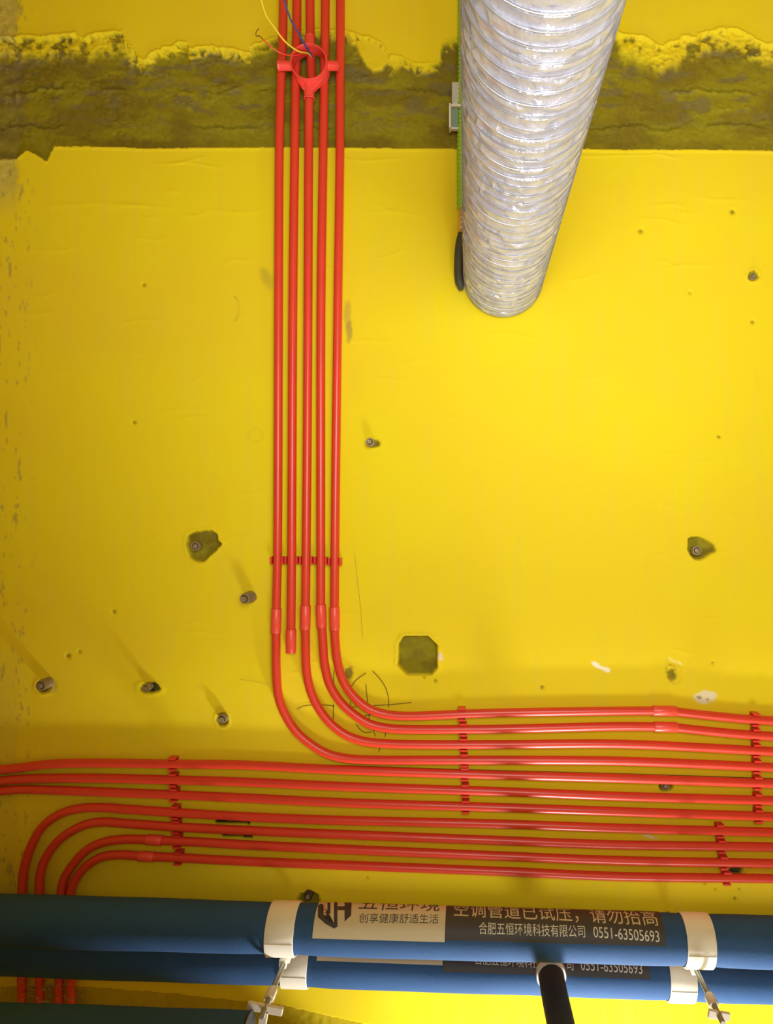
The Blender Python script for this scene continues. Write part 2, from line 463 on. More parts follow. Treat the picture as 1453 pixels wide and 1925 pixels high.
    ring = np.array([[X0, Y0, zb], [X1, Y0, zb], [X1, Y1, zb], [X0, Y1, zb], [x0, y0, zb], [x1, y0, zb], [x1, y1, zb], [x0, y1, zb]])
    k0 = len(co)
    co = np.concatenate([co, ring]); cols = np.concatenate([C.reshape(-1, 3), np.tile(yel, (8, 1))])
    q = np.concatenate([q, np.array([[k0, k0 + 1, k0 + 5, k0 + 4], [k0 + 1, k0 + 2, k0 + 6, k0 + 5], [k0 + 2, k0 + 3, k0 + 7, k0 + 6], [k0 + 3, k0, k0 + 4, k0 + 7]])])
    me = bpy.data.meshes.new('ceiling')
    me.vertices.add(len(co)); me.vertices.foreach_set('co', co.ravel())
    me.loops.add(len(q) * 4); me.loops.foreach_set('vertex_index', q.ravel().astype(np.int32))
    me.polygons.add(len(q)); me.polygons.foreach_set('loop_start', np.arange(0, len(q) * 4, 4, dtype=np.int32))
    me.update(calc_edges=True)
    me.polygons.foreach_set('use_smooth', np.ones(len(q), bool))
    a = me.color_attributes.new('paint', 'FLOAT_COLOR', 'POINT')
    a.data.foreach_set('color', np.concatenate([cols, np.ones((len(cols), 1))], 1).ravel().astype(np.float32))
    m = bpy.data.materials.new('yellow_primer_ceiling'); m.use_nodes = True
    nt = m.node_tree; bs = nt.nodes['Principled BSDF']
    at = nt.nodes.new('ShaderNodeAttribute'); at.attribute_name = 'paint'
    nt.links.new(at.outputs['Color'], bs.inputs['Base Color'])
    bs.inputs['Roughness'].default_value = 0.75
    bs.inputs['Specular IOR Level'].default_value = 0.10
    tc = nt.nodes.new('ShaderNodeTexCoord')
    n = nt.nodes.new('ShaderNodeTexNoise'); n.inputs['Scale'].default_value = 130; n.inputs['Detail'].default_value = 5
    nt.links.new(tc.outputs['Object'], n.inputs['Vector'])
    bp = nt.nodes.new('ShaderNodeBump'); bp.inputs['Strength'].default_value = 0.12; bp.inputs['Distance'].default_value = 0.001
    nt.links.new(n.outputs['Fac'], bp.inputs['Height']); nt.links.new(bp.outputs['Normal'], bs.inputs['Normal'])
    me.materials.append(m)
    o = bpy.data.objects.new('ceiling', me); COL.objects.link(o)
    o['kind'] = 'structure'
    return o

ceiling = build_ceiling()

def ribbon(mb, pts, w0):
    """thin flat line drawn on the ceiling"""
    p = smooth_pts([Vector(((x - VX) / S, (y - VY) / S, CZ - 0.0022)) for x, y in pts], 0.004)
    v = []; n = len(p)
    for i in range(n):
        t = (p[min(n - 1, i + 1)] - p[max(0, i - 1)]).normalized(); s = Vector((-t.y, t.x, 0)) * (w0 / S / 2)
        v += [p[i] + s, p[i] - s]
    mb.add(v, [(2 * i, 2 * i + 1, 2 * i + 3, 2 * i + 2) for i in range(n - 1)])

def pc(x, y, x0=560, y0=1240, s=6.054): return (x0 + x / s, y0 + y / s)
lines = [[pc(605, 310), pc(660, 235), pc(775, 150)], [pc(850, 130), pc(920, 200), pc(990, 300), pc(1025, 400), pc(1035, 540)],
         [pc(775, 280), pc(785, 400), pc(798, 490)], [pc(860, 520), pc(1050, 510), pc(1290, 485)], [pc(412, 120), pc(408, 310)],
         [pc(-10, 560), pc(70, 525), pc(180, 515), pc(330, 515), pc(420, 530)], [pc(406, 505), pc(404, 700)],
         [pc(600, 480), pc(602, 545)], [pc(815, 610), pc(812, 670)], [pc(760, 635), pc(830, 625)], [pc(605, 535), pc(670, 535)],
         [pc(660, 730), pc(720, 800), pc(760, 825), pc(840, 820)], [pc(855, 800), pc(885, 870)], [pc(1003, 820), pc(990, 875)],
         [pc(935, 1000), pc(920, 1045)]]
mb = MB()
for l in lines: ribbon(mb, l, 1.5)
mb.build('pencil_mark', M['pencil'], ceiling, smooth=False)
mb = MB()
ribbon(mb, [(420, 1433), (620, 1438), (800, 1444), (940, 1448), (1200, 1455), (1480, 1464)], 2.2)
mb.build('crack', M['crackline'], ceiling, smooth=False)
mb = MB()
ribbon(mb, [(667, 1040), (672, 1090), (679, 1150), (682, 1200)], 1.0)
ribbon(mb, [(452, 1277), (478, 1280), (505, 1287)], 1.0)
mb.build('crack', M['fine_crack'], ceiling, smooth=False)

# ------------------------------------------------------------------ room shell
def shell(name, lo, hi, mat):
    mb = MB(); lo = Vector(lo); hi = Vector(hi); c = (lo + hi) / 2; e = (hi - lo) / 2
    mb.box(c, Vector((e.x, 0, 0)), Vector((0, e.y, 0)), Vector((0, 0, e.z)))
    o = mb.build(name, mat, smooth=False); o['kind'] = 'structure'; return o
XL, XR, YB, YF = -1.95, 2.25, -2.25, 3.85
shell('floor', (XL - .15, YB - .15, -0.1), (XR + .15, YF + .15, 0), M['floor'])
shell('wall_left', (XL - .15, YB - .15, 0), (XL, YF + .15, CZ + .02), M['wall'])
shell('wall_right', (XR, YB - .15, 0), (XR + .15, YF + .15, CZ + .02), M['wall'])
shell('wall_back', (XL, YB - .15, 0), (XR, YB, CZ + .02), M['wall'])
shell('wall_front', (XL, YF, 0), (XR, YF + .15, CZ + .02), M['wall'])
o = shell('light_blocker_1', (XL, 1.50, 1.60), (-0.05, 1.64, CZ - .0), M['wall']); o['label'] = 'unseen beam added to block light'  # added out of view to keep lamp light off the lower left

# ------------------------------------------------------------------ conduits
R = 0.0100
HC = 0.0165          # axis of a conduit below the ceiling
def cpt(x, y, h=HC): return P(x, y, h)

def between(ctrl, a, b, key):
    return [p for p in ctrl if a <= p[key] <= b]

def conduit(label, group, pieces, couplers, root_at):
    """pieces: list of (part name, control pixels with optional h); couplers: list of ((x,y),(x,y)) end pixels"""
    pcs = []
    for name, ctrl in pieces:
        mb = MB(); mb.tube(smooth_pts([cpt(*c) for c in ctrl]), R, 16); pcs.append((name, mb))
    if len(pcs) == 1 and not couplers:
        o = pcs[0][1].build('conduit', M['red']); return tag(o, label, 'conduit', group)
    e = empty('conduit', cpt(*root_at), label, 'conduit', group)
    for name, mb in pcs: mb.build(name, M['red'], e)
    for a, b in couplers:
        mb = MB(); a = cpt(*a); b = cpt(*b); ax = (b - a); L = ax.length; ax.normalize()
        ro, ri = 0.0118, 0.0102
        mb.lathe(a, ax, [(ri, 0), (ro - .0004, 0), (ro, .0006), (ro, L - .0006), (ro - .0004, L), (ri, L)], 20)
        mb.build('coupler', M['coupler'], e)
    return e

HT = -840
c1 = [(534, HT), (532, 37), (528, 160), (525, 280), (523.5, 580), (522.5, 900), (521.5, 1050), (519.5, 1145)]
b1 = [(518.5, 1170), (519, 1200), (519.6, 1263), (524, 1311), (535.4, 1342), (556, 1374), (584.5, 1399), (616, 1417), (651, 1425.5), (701.6, 1428.6), (796.6, 1429), (940, 1429)]
c2 = [(559, HT), (558, 37), (556, 160), (554, 280), (550.5, 580), (549, 900), (548, 1100), (547, 1190)]
c3 = [(581, 180, .030), (580.8, 200, .026), (580.5, 260, HC), (580, 340), (579, 580), (577, 900), (575.5, 1050), (574.5, 1140)]
b3 = [(573.5, 1165), (574.5, 1200), (576.5, 1263), (584.5, 1301), (600, 1333), (622.5, 1361), (651, 1382), (682.6, 1393), (727, 1398), (796.6, 1399.6), (940, 1399.6)]
c4 = [(612, HT), (611.5, 37), (609.5, 160), (607.5, 280), (603.5, 580), (603, 900), (603, 1050), (603, 1140)]
b4 = [(604, 1165), (606.6, 1200), (610, 1247), (619, 1285), (638, 1317), (664, 1342), (695, 1361), (730, 1369), (765, 1371), (872, 1371), (940, 1370.5)]
c5 = [(640, HT), (640, 37), (639.5, 160), (639, 280), (635, 580), (631, 900), (629.5, 1050), (629, 1145)]
b5 = [(629, 1168), (630, 1200), (635, 1247), (646, 1282), (667, 1311), (695, 1333), (727, 1343), (765, 1346), (828, 1344), (872.5, 1342), (940, 1340), (1160, 1336.5), (1235, 1336)]
b5e = [(1260, 1336.5), (1334, 1345), (1424, 1353), (1560, 1358), (2690, 1370)]
b4e_a = [(940, 1370.5), (1160, 1365.5), (1240, 1366)]
b4e = [(1264, 1367), (1334, 1374.5), (1420, 1382), (1560, 1388), (2690, 1400)]
b3e = [(940, 1399.6), (1160, 1398.5), (1334, 1406), (1424, 1411), (1560, 1418), (2690, 1430)]
b1e = [(940, 1429), (1160, 1430.5), (1334, 1437), (1424, 1441), (1560, 1447), (2690, 1459)]

conduit('red conduit leftmost of the upright run, bending into the lowest of the four sweeps', None,
        [('straight_pipe', c1), ('bend_pipe', b1[:10] + b1[10:] + b1e[1:])], [((519.6, 1144), (518.4, 1190))], (525, 300))
conduit('second red conduit from the left in the upright run, stopping short in an open coupler', None,
        [('straight_pipe', c2)], [((547.2, 1183), (546.8, 1227))], (554, 300))
conduit('middle red conduit of the upright run, entering the round junction box socket', None,
        [('straight_pipe', c3), ('bend_pipe', b3 + b3e[1:])], [((574.6, 1138), (573.6, 1183))], (580, 300))
conduit('fourth red conduit from the left in the upright run, second sweep from the corner', None,
        [('straight_pipe', c4), ('bend_pipe', b4 + b4e_a[1:]), ('straight_pipe', b4e)], [((603, 1136), (604.4, 1179)), ((1229.5, 1366), (1273, 1367.2))], (607, 300))
conduit('rightmost red conduit of the upright run with the innermost, topmost sweep', None,
        [('straight_pipe', c5), ('bend_pipe', b5), ('straight_pipe', b5e)], [((628.8, 1141), (629.3, 1184)), ((1227, 1336), (1271, 1336.8))], (639, 300))

# conduit that comes from above into the box
e = empty('conduit', P(583, 40, HC), 'short red conduit above the junction box, ending inside it with wires coming out', 'conduit')
mb = MB(); mb.tube(smooth_pts([P(583, HT, HC), P(583, 37, HC), P(584, 90, HC), P(586, 155, HC)]), R, 16); mb.build('straight_pipe', M['red'], e)

rows = {
 'E': [(-690, 1475), (-60, 1455), (0, 1447), (30, 1444), (74, 1438), (119, 1435), (220, 1434.5), (326, 1436), (460, 1438), (638, 1447), (940, 1457), (1160, 1463), (1424, 1472), (1560, 1477), (2690, 1489)],
 'F': [(-690, 1500), (-60, 1475), (30, 1465), (89, 1463), (200, 1463), (326, 1466), (460, 1470), (638, 1478), (940, 1488), (1160, 1496.6), (1424, 1504), (1560, 1508), (2690, 1520)],
 'G': [(-690, 1525), (-60, 1494), (30, 1484.5), (89, 1485), (148, 1487), (326, 1494), (460, 1500), (638, 1508.6), (940, 1518), (1160, 1525.4), (1424, 1534), (1560, 1538), (2690, 1550)],
 'H': [(42, 2000), (41, 1800), (41, 1715), (42, 1672), (46, 1631), (59.6, 1589), (80, 1554), (113, 1530), (148, 1520), (193, 1518), (237, 1521), (326, 1527), (460, 1535), (607, 1541), (940, 1549), (1160, 1556.6), (1424, 1563.5), (1560, 1567), (2690, 1579)],
 'I': [(76, 2000), (74, 1800), (74, 1715), (74.4, 1675), (76, 1642.7), (86, 1613), (107, 1583.5), (133.6, 1563), (163, 1549.5), (196, 1545), (237, 1548), (326, 1554), (460, 1561), (940, 1580), (1160, 1588), (1424, 1591.5), (1560, 1594), (2690, 1606)],
}
J1 = [(110, 2000), (111, 1800), (113, 1715), (115.5, 1675), (121, 1651.6), (139.5, 1622), (163, 1598), (193, 1583.5), (237, 1577.6), (290, 1579)]
J2 = [(290, 1579), (385, 1583.5), (460, 1588), (940, 1609), (1160, 1617.6), (1424, 1622.5), (1560, 1625), (2690, 1633)]
K1 = [(136, 2000), (132, 1800), (132, 1715), (133.5, 1675), (145, 1648.6), (163, 1628), (190, 1611.6), (219.4, 1607), (274, 1610)]
K2 = [(274, 1610), (326, 1612), (460, 1619), (940, 1638), (1160, 1647.5), (1424, 1651), (1560, 1653), (2690, 1661)]
RL = {'E': 'red conduit running wall to wall, first straight one below the four sweeps',
      'F': 'red conduit running wall to wall, second straight one below the four sweeps',
      'G': 'red conduit running wall to wall, third straight one below the four sweeps',
      'H': 'red conduit curving down at its left end, outermost of the four lower left bends',
      'I': 'red conduit curving down at its left end, second from outside of the lower left bends'}
for k in 'EFGHI': conduit(RL[k], None, [('pipe', rows[k])], [], (0, 0))
conduit('red conduit with coupler curving down at left, third of the lower left bends', None, [('bend_pipe', J1), ('straight_pipe', J2)], [((276, 1578.4), (305, 1580))], (290, 1579))
conduit('lowest red conduit, innermost of the lower left bends, just above the blue pipes', None, [('bend_pipe', K1), ('straight_pipe', K2)], [((262, 1609.5), (290, 1610.8))], (274, 1610))

def yat(ctrl, x):
    pts = sorted([(c[0], c[1]) for c in ctrl if True], key=lambda c: c[0])
    return float(np.interp(x, [p[0] for p in pts], [p[1] for p in pts]))

# ------------------------------------------------------------------ clip racks
def cradle(mb, c, t, s, u=Vector((0, 0, -1))):
    """c: conduit axis point; t: along the conduit; s: across; u: towards the room"""
    hw = 0.0085
    lip = 0.0140
    top = 0.000          # lips reach the conduit axis level and a little beyond
    mb.box(c - u * 0.0132, t * hw, s * (lip + .001), u * 0.0022)
    for k in (-1, 1):
        mb.box(c + s * (k * lip) - u * 0.0030, t * hw, s * 0.0011 + u * 0.0, u * 0.0085)
        mb.box(c + s * (k * (lip - .0012)) + u * 0.0062, t * hw, s * 0.0022, u * 0.0010)
        mb.box(c + s * (k * (lip - .002)) - u * 0.0090, t * hw * .8, s * 0.0008 + u * .0004, u * 0.0030)
def rack(label, pts, along):
    """pts: pixel centres of the conduits it holds; along: unit vector of the conduits"""
    t = Vector(along).normalized(); s = Vector((-t.y, t.x, 0))
    e = empty('clip_rack', cpt(*pts[0]) - Vector((0, 0, 0)), label, 'clip')
    for p in pts:
        mb = MB(); cradle(mb, cpt(*p), t, s)
        mb.build('cradle', M['clip'], e, smooth=False)
    return e
rack('red clip rack of five cradles holding the upright conduit run', [(521.8, 1053), (548.2, 1053), (575.5, 1053), (603, 1054), (629.5, 1056)], (0, 1, 0))
mid = [(868, 1342.5), (870.5, 1371), (871.5, 1399.6), (872.5, 1429), (873.5, yat(rows['E'], 873)), (874.5, yat(rows['F'], 874)), (875.5, yat(rows['G'], 875))]
rack('red clip rack of seven cradles across the horizontal conduits, near the middle', mid, (1, 0.01, 0))
rt = [(1420 - i * 0 + i * 1.0, y) for i, y in enumerate([1352.6, 1382, 1411, 1441, 1472, 1504, 1534])]
rack('red clip rack of seven cradles at the right ends of the upper conduits', rt, (1, 0.03, 0))
lr = [(1353, yat(rows['H'], 1353)), (1356, yat(rows['I'], 1356)), (1360, yat(J2, 1360)), (1366, yat(K2, 1366))]
rack('red clip rack of four cradles on the lowest conduits at right', lr, (1, 0.015, 0))
ll = [(324, 1436), (325, 1466), (327, 1494), (329, 1527), (331, 1554), (333, 1581), (335, 1612.5)]
rack('red clip rack of seven cradles at the left, above the lower left bends', ll, (1, 0.04, 0))

# ------------------------------------------------------------------ junction box
def junction_box():
    hn, hf = 0.062, 0.022          # near and far rims below the ceiling
    c0 = P(579.5, 114.5, hn)
    e = empty('junction_box', Vector((c0.x, c0.y, CZ - hf)), 'round open red plastic junction box with four sockets on the upright conduits', 'junction box')
    r = 34.5 * (D - hn) / F
    mb = MB()
    cz = CZ - hn
    mb.lathe((c0.x, c0.y, cz), (0, 0, 1), [(r - .003, .001), (r - .0022, 0), (r - .0004, 0), (r, .0006), (r, hn - hf), (r - .0028, hn - hf), (r - .003, .001)], 64)
    mb.build('ring', M['box'], e)
    # two screw ears on the inside of the rim
    for k, a in enumerate((math.radians(205), math.radians(335))):
        pass
    def socket(p, dirv, L, r0=0.0112):
        mb = MB()
        mb.lathe(p, dirv, [(r0 - .0012, L), (r0 + .0006, L), (r0 + .0012, L - .001), (r0 + .0004, L - .003), (r0, L - .006), (r0 + .0002, 0), (r0 - .0014, 0), (r0 - .0012, L)], 24)
        mb.build('socket', M['box'], e)
    cx, cy = c0.x, c0.y
    zs = CZ - 0.0395
    socket((cx - r + .003, cy - .003, zs), (-1, 0, 0), 0.036, .0105)
    socket((cx + r - .003, cy - .003, zs), (1, 0, 0), 0.025, .0105)
    socket((cx - .004, cy + r - .004, zs + .002), (0, 1, 0.10), 0.033, .0118)
    socket((cx - .004, cy - r + .004, zs + .012), (0, -1, 0.0), 0.041)
    # neck web between the ring and lower socket
    mb = MB()
    v = []
    for z in (zs - .006, zs + .008):
        v += [(cx - .031, cy + r * .72, z), (cx + .031, cy + r * .72, z), (cx + .0085, cy + r + .012, z), (cx - .0165, cy + r + .012, z)]
    mb.add(v, [(0, 1, 2, 3), (7, 6, 5, 4), (0, 4, 5, 1), (1, 5, 6, 2), (2, 6, 7, 3), (3, 7, 4, 0)])
    mb.build('neck', M['box'], e, smooth=False, bevel=0.001)
    return e
junction_box()

def wire(name, label, cat, pts, r, mat, extra=None):
    mb = MB(); mb.tube(smooth_pts([P(*p) for p in pts], 0.004), r, 8)
    if not extra: return tag(mb.build(name, mat), label, cat)
    e = empty(name, P(*pts[0]), label, cat); mb.build('insulation', mat, e)
    m2 = MB(); m2.tube(smooth_pts([P(*p) for p in extra], 0.003), r * .7, 8); m2.build('bare_end', M['copper'], e)
    return e
wire('electric_wire', 'yellow wire hanging from the round red junction box', 'wire',
     [(586, 108, .022), (580, 101, .035), (560, 96, .06), (535, 77, .09), (516, 52, .12), (500, 28, .15), (488, -10, .18)], .0019, M['wire_yellow'])
wire('electric_wire', 'blue wire hanging from the round red junction box', 'wire',
     [(588, 108, .022), (582, 99, .035), (574, 86, .06), (562, 64, .09), (546, 36, .13), (534, 0, .17)], .0021, M['wire_blue'])
wire('electric_wire', 'thin red wire with curled bare tip beside the junction box', 'wire',
     [(588, 106, .022), (579, 100, .035), (556, 104, .055), (534, 102, .07), (514, 92, .08), (494, 74, .09)], .0015, M['wire_red'],
     [(494, 74, .09), (487, 67, .093), (482.5, 69, .095), (481, 62, .098), (487, 53, .10)])

# ------------------------------------------------------------------ silver duct
def duct():
    base = Vector((0.0819, -0.5581, CZ - 0.001)); r0 = 0.0930
    lean = Vector((0.0026, -0.0402, -1.0))      # per metre downwards
    Ltot = 1.22; pitch = 0.0250
    e = empty('air_duct', base, 'large silver corrugated foil duct hanging straight down from the ceiling', 'duct')
    nr = int(Ltot / pitch); sub = 8; seg = 120
    rg = np.random.default_rng(3)
    verts = []
    th = np.linspace(0, 2 * np.pi, seg, endpoint=False)
    cosT, sinT = np.cos(th), np.sin(th)
    for k in range(nr):
        # each band of foil is crumpled into facets with breaks of its own
        nf = rg.integers(20, 30)
        br = np.sort(rg.uniform(0, 2 * np.pi, nf))
        lev = rg.uniform(-1, 1, nf + 1); tilt = rg.uniform(-1, 1, nf + 1)
        per = lambda v: np.interp(th, np.concatenate([[br[-1] - 2 * np.pi], br, [br[0] + 2 * np.pi]]), np.concatenate([[v[-1]], v, [v[0]]]))
        lv = per(lev[:nf]); tl = per(tilt[:nf]); zig = per(np.where(np.arange(nf) % 2, 1.0, -1.0) * rg.uniform(.3, 1, nf))
        for j in range(sub):
            s = j / sub
            # wire crest at s=0, foil sags between
            z = (k + s) * pitch + (th / (2 * np.pi)) * pitch
            sag = -0.0018 * np.sin(np.pi * s) ** 0.7 if s > 0 else 0.0
            bul = np.sin(np.pi * s)
            rad = r0 + sag + lv * 0.0014 * bul + tl * (s - .5) * 0.0100 * bul + zig * 0.0016 * bul
            c = np.array([base.x, base.y, base.z])[None] + z[:, None] * np.array([lean.x, lean.y, lean.z])[None]
            verts.append(np.stack([c[:, 0] + rad * cosT, c[:, 1] + rad * sinT, c[:, 2]], -1))
    co = np.concatenate(verts)
    co[:, 2] = np.minimum(co[:, 2], CZ - 0.0015)
    nring = nr * sub
    faces = []
    for i in range(nring - 1):
        a = i * seg; b = a + seg
        for j in range(seg - 1):
            faces.append((a + j, a + j + 1, b + j + 1, b + j))
        if i + sub < nring:      # helical seam: last column joins one pitch further on
            faces.append((a + seg - 1, a + sub * seg, a + (sub + 1) * seg, b + seg - 1))
    me = mesh(co, faces)
    o = link('foil_skin', me, None, e, smooth=False)
    m = bpy.data.materials.new('crinkled_foil'); m.use_nodes = True
    nt = m.node_tree; bs = nt.nodes['Principled BSDF']
    bs.inputs['Metallic'].default_value = 0.40; bs.inputs['Roughness'].default_value = 0.27; bs.inputs['Specular IOR Level'].default_value = 0.9
    tc = nt.nodes.new('ShaderNodeTexCoord')
    vo = nt.nodes.new('ShaderNodeTexVoronoi'); vo.inputs['Scale'].default_value = 42
    nz = nt.nodes.new('ShaderNodeTexNoise'); nz.inputs['Scale'].default_value = 60; nz.inputs['Detail'].default_value = 3
    nt.links.new(tc.outputs['Object'], vo.inputs['Vector']); nt.links.new(tc.outputs['Object'], nz.inputs['Vector'])
    mx = nt.nodes.new('ShaderNodeMix'); mx.data_type = 'RGBA'
    mx.inputs[6].default_value = (.45, .47, .60, 1); mx.inputs[7].default_value = (.74, .77, .92, 1)
    nt.links.new(nz.outputs['Fac'], mx.inputs[0]); nt.links.new(mx.outputs[2], bs.inputs['Base Color'])
    ad = nt.nodes.new('ShaderNodeMath'); ad.operation = 'ADD'
    nt.links.new(vo.outputs['Distance'], ad.inputs[0]); nt.links.new(nz.outputs['Fac'], ad.inputs[1])
    bp = nt.nodes.new('ShaderNodeBump'); bp.inputs['Strength'].default_value = 0.7; bp.inputs['Distance'].default_value = 0.0045
    nt.links.new(ad.outputs[0], bp.inputs['Height']); nt.links.new(bp.outputs['Normal'], bs.inputs['Normal'])
    o.data.materials.append(m)
    # wire spiral
    mb = MB(); pts = []
    n = (nr - 1) * 72
    for i in range(n):
        a = 2 * math.pi * i / 72; z = pitch * i / 72 + 0.004
        c = base + lean * z
        pts.append(c + Vector((math.cos(a), math.sin(a), 0)) * (r0 + .0002))
    mb.tube(pts, 0.0008, 6)
    mw = new_mat('foil_over_wire', (.36, .35, .36), 0.4, metal=0.6)
    mb.build('wire_spiral', mw, e)
    return e
duct()

# grey plaster-smeared tape on the duct where it leaves the frame
# ------------------------------------------------------------------ green hose, clip, tape, black sleeve beside the duct
def green_hose():
    e = empty('corrugated_hose', P(873, 200, .014), 'green corrugated hose on the ceiling, half hidden behind the silver duct', 'hose')
    ctl = [P(880, -840, .014), P(872, -60, .014), P(871, 100, .014), P(870, 205, .014), P(869, 300, .014), P(869, 395, .014)]
    pts = []
    base = smooth_pts(ctl, 0.002)
    L = 0; acc = [0]
    for a, b in zip(base, base[1:]): L += (b - a).length; acc.append(L)
    n = int(L / 0.0016)
    out = []; rr = []
    j = 0
    for i in range(n + 1):
        s = L * i / n
        while j < len(acc) - 2 and acc[j + 1] < s: j += 1
        t = (s - acc[j]) / max(1e-9, acc[j + 1] - acc[j]); out.append(base[j].lerp(base[j + 1], t))
        rr.append(0.0118 + 0.0016 * math.sin(s / 0.0105 * 2 * math.pi))
    mb = MB(); mb.tube(out, rr, 16); mb.build('corrugated_tube', M['green'], e)
    mb = MB(); q = smooth_pts([P(872, 388, .015), P(870, 420, .015), P(870, 452, .016)], .003)
    mb.tube(q, [0.0125 + random.uniform(-.0012, .0012) for _ in q], 9); mb.build('tape_wrap', M['tape'], e, smooth=False)
    return e
green_hose()
pp = smooth_pts([P(869, 440, .020), P(865, 455, .020), P(862.5, 480, .020), P(862, 505, .020), P(863, 525, .020), P(867, 545, .020)])
mb = MB(); mb.tube(pp, [0.0105] * (len(pp) - 2) + [.008, .005], 16); tag(mb.build('rubber_sleeve', M['sleeve']), 'black rubber sleeve peeking out left of the silver duct near its ceiling end', 'hose')
def hose_clip():
    e = empty('saddle_clip', P(853, 200, 0), 'pale plastic saddle clip for the green hose, at the left edge of the silver duct', 'clip')
    x, y, z = Vector((1, 0, 0)), Vector((0, 1, 0)), Vector((0, 0, 1))
    mb = MB(); mb.box(P(862, 178, .012), x * .016, y * .026, z * .008); mb.build('mount', M['greyclip'], e, smooth=False, bevel=.003)
    mb = MB(); mb.box(P(846, 222, .022), x * .0022, y * .028, z * .012); mb.box(P(862, 199, .030), x * .020, y * .0022, z * .004); mb.box(P(856, 243, .014), x * .013, y * .002, z * .006)
    mb.build('bracket', M['white'], e, smooth=False, bevel=.0006)
    mb = MB(); mb.box(P(854, 224, .014), x * .009, y * .022, z * .008); mb.build('insert', M['teal'], e, smooth=False, bevel=.001)
hose_clip()

# ------------------------------------------------------------------ anchor bolts left in the ceiling
def bolt(px, py, label, L=0.05, r=0.0105, dark=False, tipx=None):
    """px,py: pixel of the visible tip"""
    tip = P(px, py, L)
    e = empty('anchor_bolt', (tip.x, tip.y, CZ), label, 'bolt')
    m1 = M['bolt_dark'] if dark else M['bolt']
    mb = MB()
    prof = [(r, -0.010)]
    n = max(2, int(L / 0.006))
    for i in range(n):
        h = L * 0.72 * i / n
        prof += [(r, h), (r * 1.10, h + .002)]
    prof += [(r, L * .74), (r * .98, L * .78), (r * .72, L * .78), (r * .70, L * .70)]
    mb.lathe((tip.x, tip.y, CZ), (0, 0, -1), prof, 20); mb.build('sleeve', m1, e)
    mb = MB(); mb.lathe((tip.x, tip.y, CZ), (0, 0, -1), [(r * .55, 0), (r * .55, L * .95), (r * .46, L), (r * .22, L), (r * .2, L * .97), (.0001, L * .96)], 16)
    mb.build('stud', m1 if not dark else M['bolt'], e)
    return e
bolt(694, 830, 'short round anchor bolt seen end-on, right of the upright conduits', .040, .0095)
bolt(366, 1027, 'anchor bolt in the large ragged chip left of the conduits', .012, .0105)
bolt(1311, 1035, 'anchor bolt inside the ragged chip at the right side', .012, .0105)
bolt(456, 1127, 'protruding anchor bolt left of the conduit couplers, casting a shadow', .065, .0115)
bolt(71, 1291, 'anchor bolt near the left edge beside a grey smear', .045, .0115)
bolt(271, 1295, 'small anchor bolt beside an open drill hole, lower left', .035, .008)
bolt(416, 1353, 'anchor bolt in a dark chip just left of the conduit bend', .020, .0100)
bolt(1252, 1479, 'anchor bolt half hidden between horizontal conduits at right', .010, .0090)
bolt(1417, 519, 'broken anchor stub at the far right edge of the ceiling', .010, .0070)
bolt(578, 1687, 'dark stub in place of the rod shadow, just above the blue pipe by the left white strap', .016, .0100, True)  # dark shape put where the left hanger rod's shadow falls
# open drill sleeve
mb = MB(); mb.lathe(P(290, 1290, 0), (0, 0, -1), [(.0085, -.012), (.0085, .006), (.0105, .006), (.0105, -.004)], 20)
tag(mb.build('drill_sleeve', M['bolt_dark']), 'empty metal sleeve ring beside the small anchor bolt, lower left', 'sleeve')

# ------------------------------------------------------------------ blue insulated pipes
class Pipe:
    def __init__(s, xa, ya, slope, d, r):
        s.A = Vector((xa, ya, CAMZ + d)); s.D = Vector((1, slope, 0)).normalized(); s.r = r
        s.e1 = Vector((0, 0, -1)); s.e2 = s.D.cross(s.e1)
    def at(s, t, phi, dr=0.0):
        return s.A + s.D * t + (s.e1 * math.cos(phi) + s.e2 * math.sin(phi)) * (s.r + dr)
    def hit(s, px, py):
        O = Vector((0, 0, CAMZ)); Rr = Vector(((px - VX) / F, (py - VY) / F, 1)).normalized()
        w0 = O - s.A; rp = Rr - s.D * Rr.dot(s.D); wp = w0 - s.D * w0.dot(s.D)
        a = rp.dot(rp); b = 2 * rp.dot(wp); c = wp.dot(wp) - s.r ** 2; disc = b * b - 4 * a * c
        t = (-b - math.sqrt(max(0, disc))) / (2 * a)
        q = O + Rr * t - s.A
        return q.dot(s.D), math.atan2(q.dot(s.e2), q.dot(s.e1))
    def tX(s, x): return (x - s.A.x) / s.D.x
P1 = Pipe(-.749, .8427, .0283, 1.48, .0490)
P2 = Pipe(-.8095, .981, .0370, 1.60, .0490)
P3 = Pipe(-.822, .9435, .0300, 1.30, .0490)
RODX = (-.380, .4690); RODY = (.9215, .9340)

def pipe_geo(pp, x0, x1, seg=56):
    mb = MB(); t0, t1 = pp.tX(x0), pp.tX(x1); n = int((t1 - t0) / .04); v = []
    for i in range(n + 1):
        t = t0 + (t1 - t0) * i / n
        for k in range(seg):
            a = 2 * math.pi * k / seg
            w = 0.0006 * math.sin(t * 9 + a * 2) + .0004 * math.sin(t * 23 + 1 + a)
            # the foam is pinched under the straps
            for rx in RODX:
                w -= 0.0022 * math.exp(-((pp.A.x + pp.D.x * t - rx) / .045) ** 2)
            v.append(pp.at(t, a, w - .0006))
    f = []
    for i in range(n):
        for k in range(seg):
            j = (k + 1) % seg
            f.append((i * seg + k, (i + 1) * seg + k, (i + 1) * seg + j, i * seg + j))
    f.append(tuple(range(seg))); f.append(tuple(n * seg + k for k in range(seg))[::-1])
    mb.add(v, f); return mb

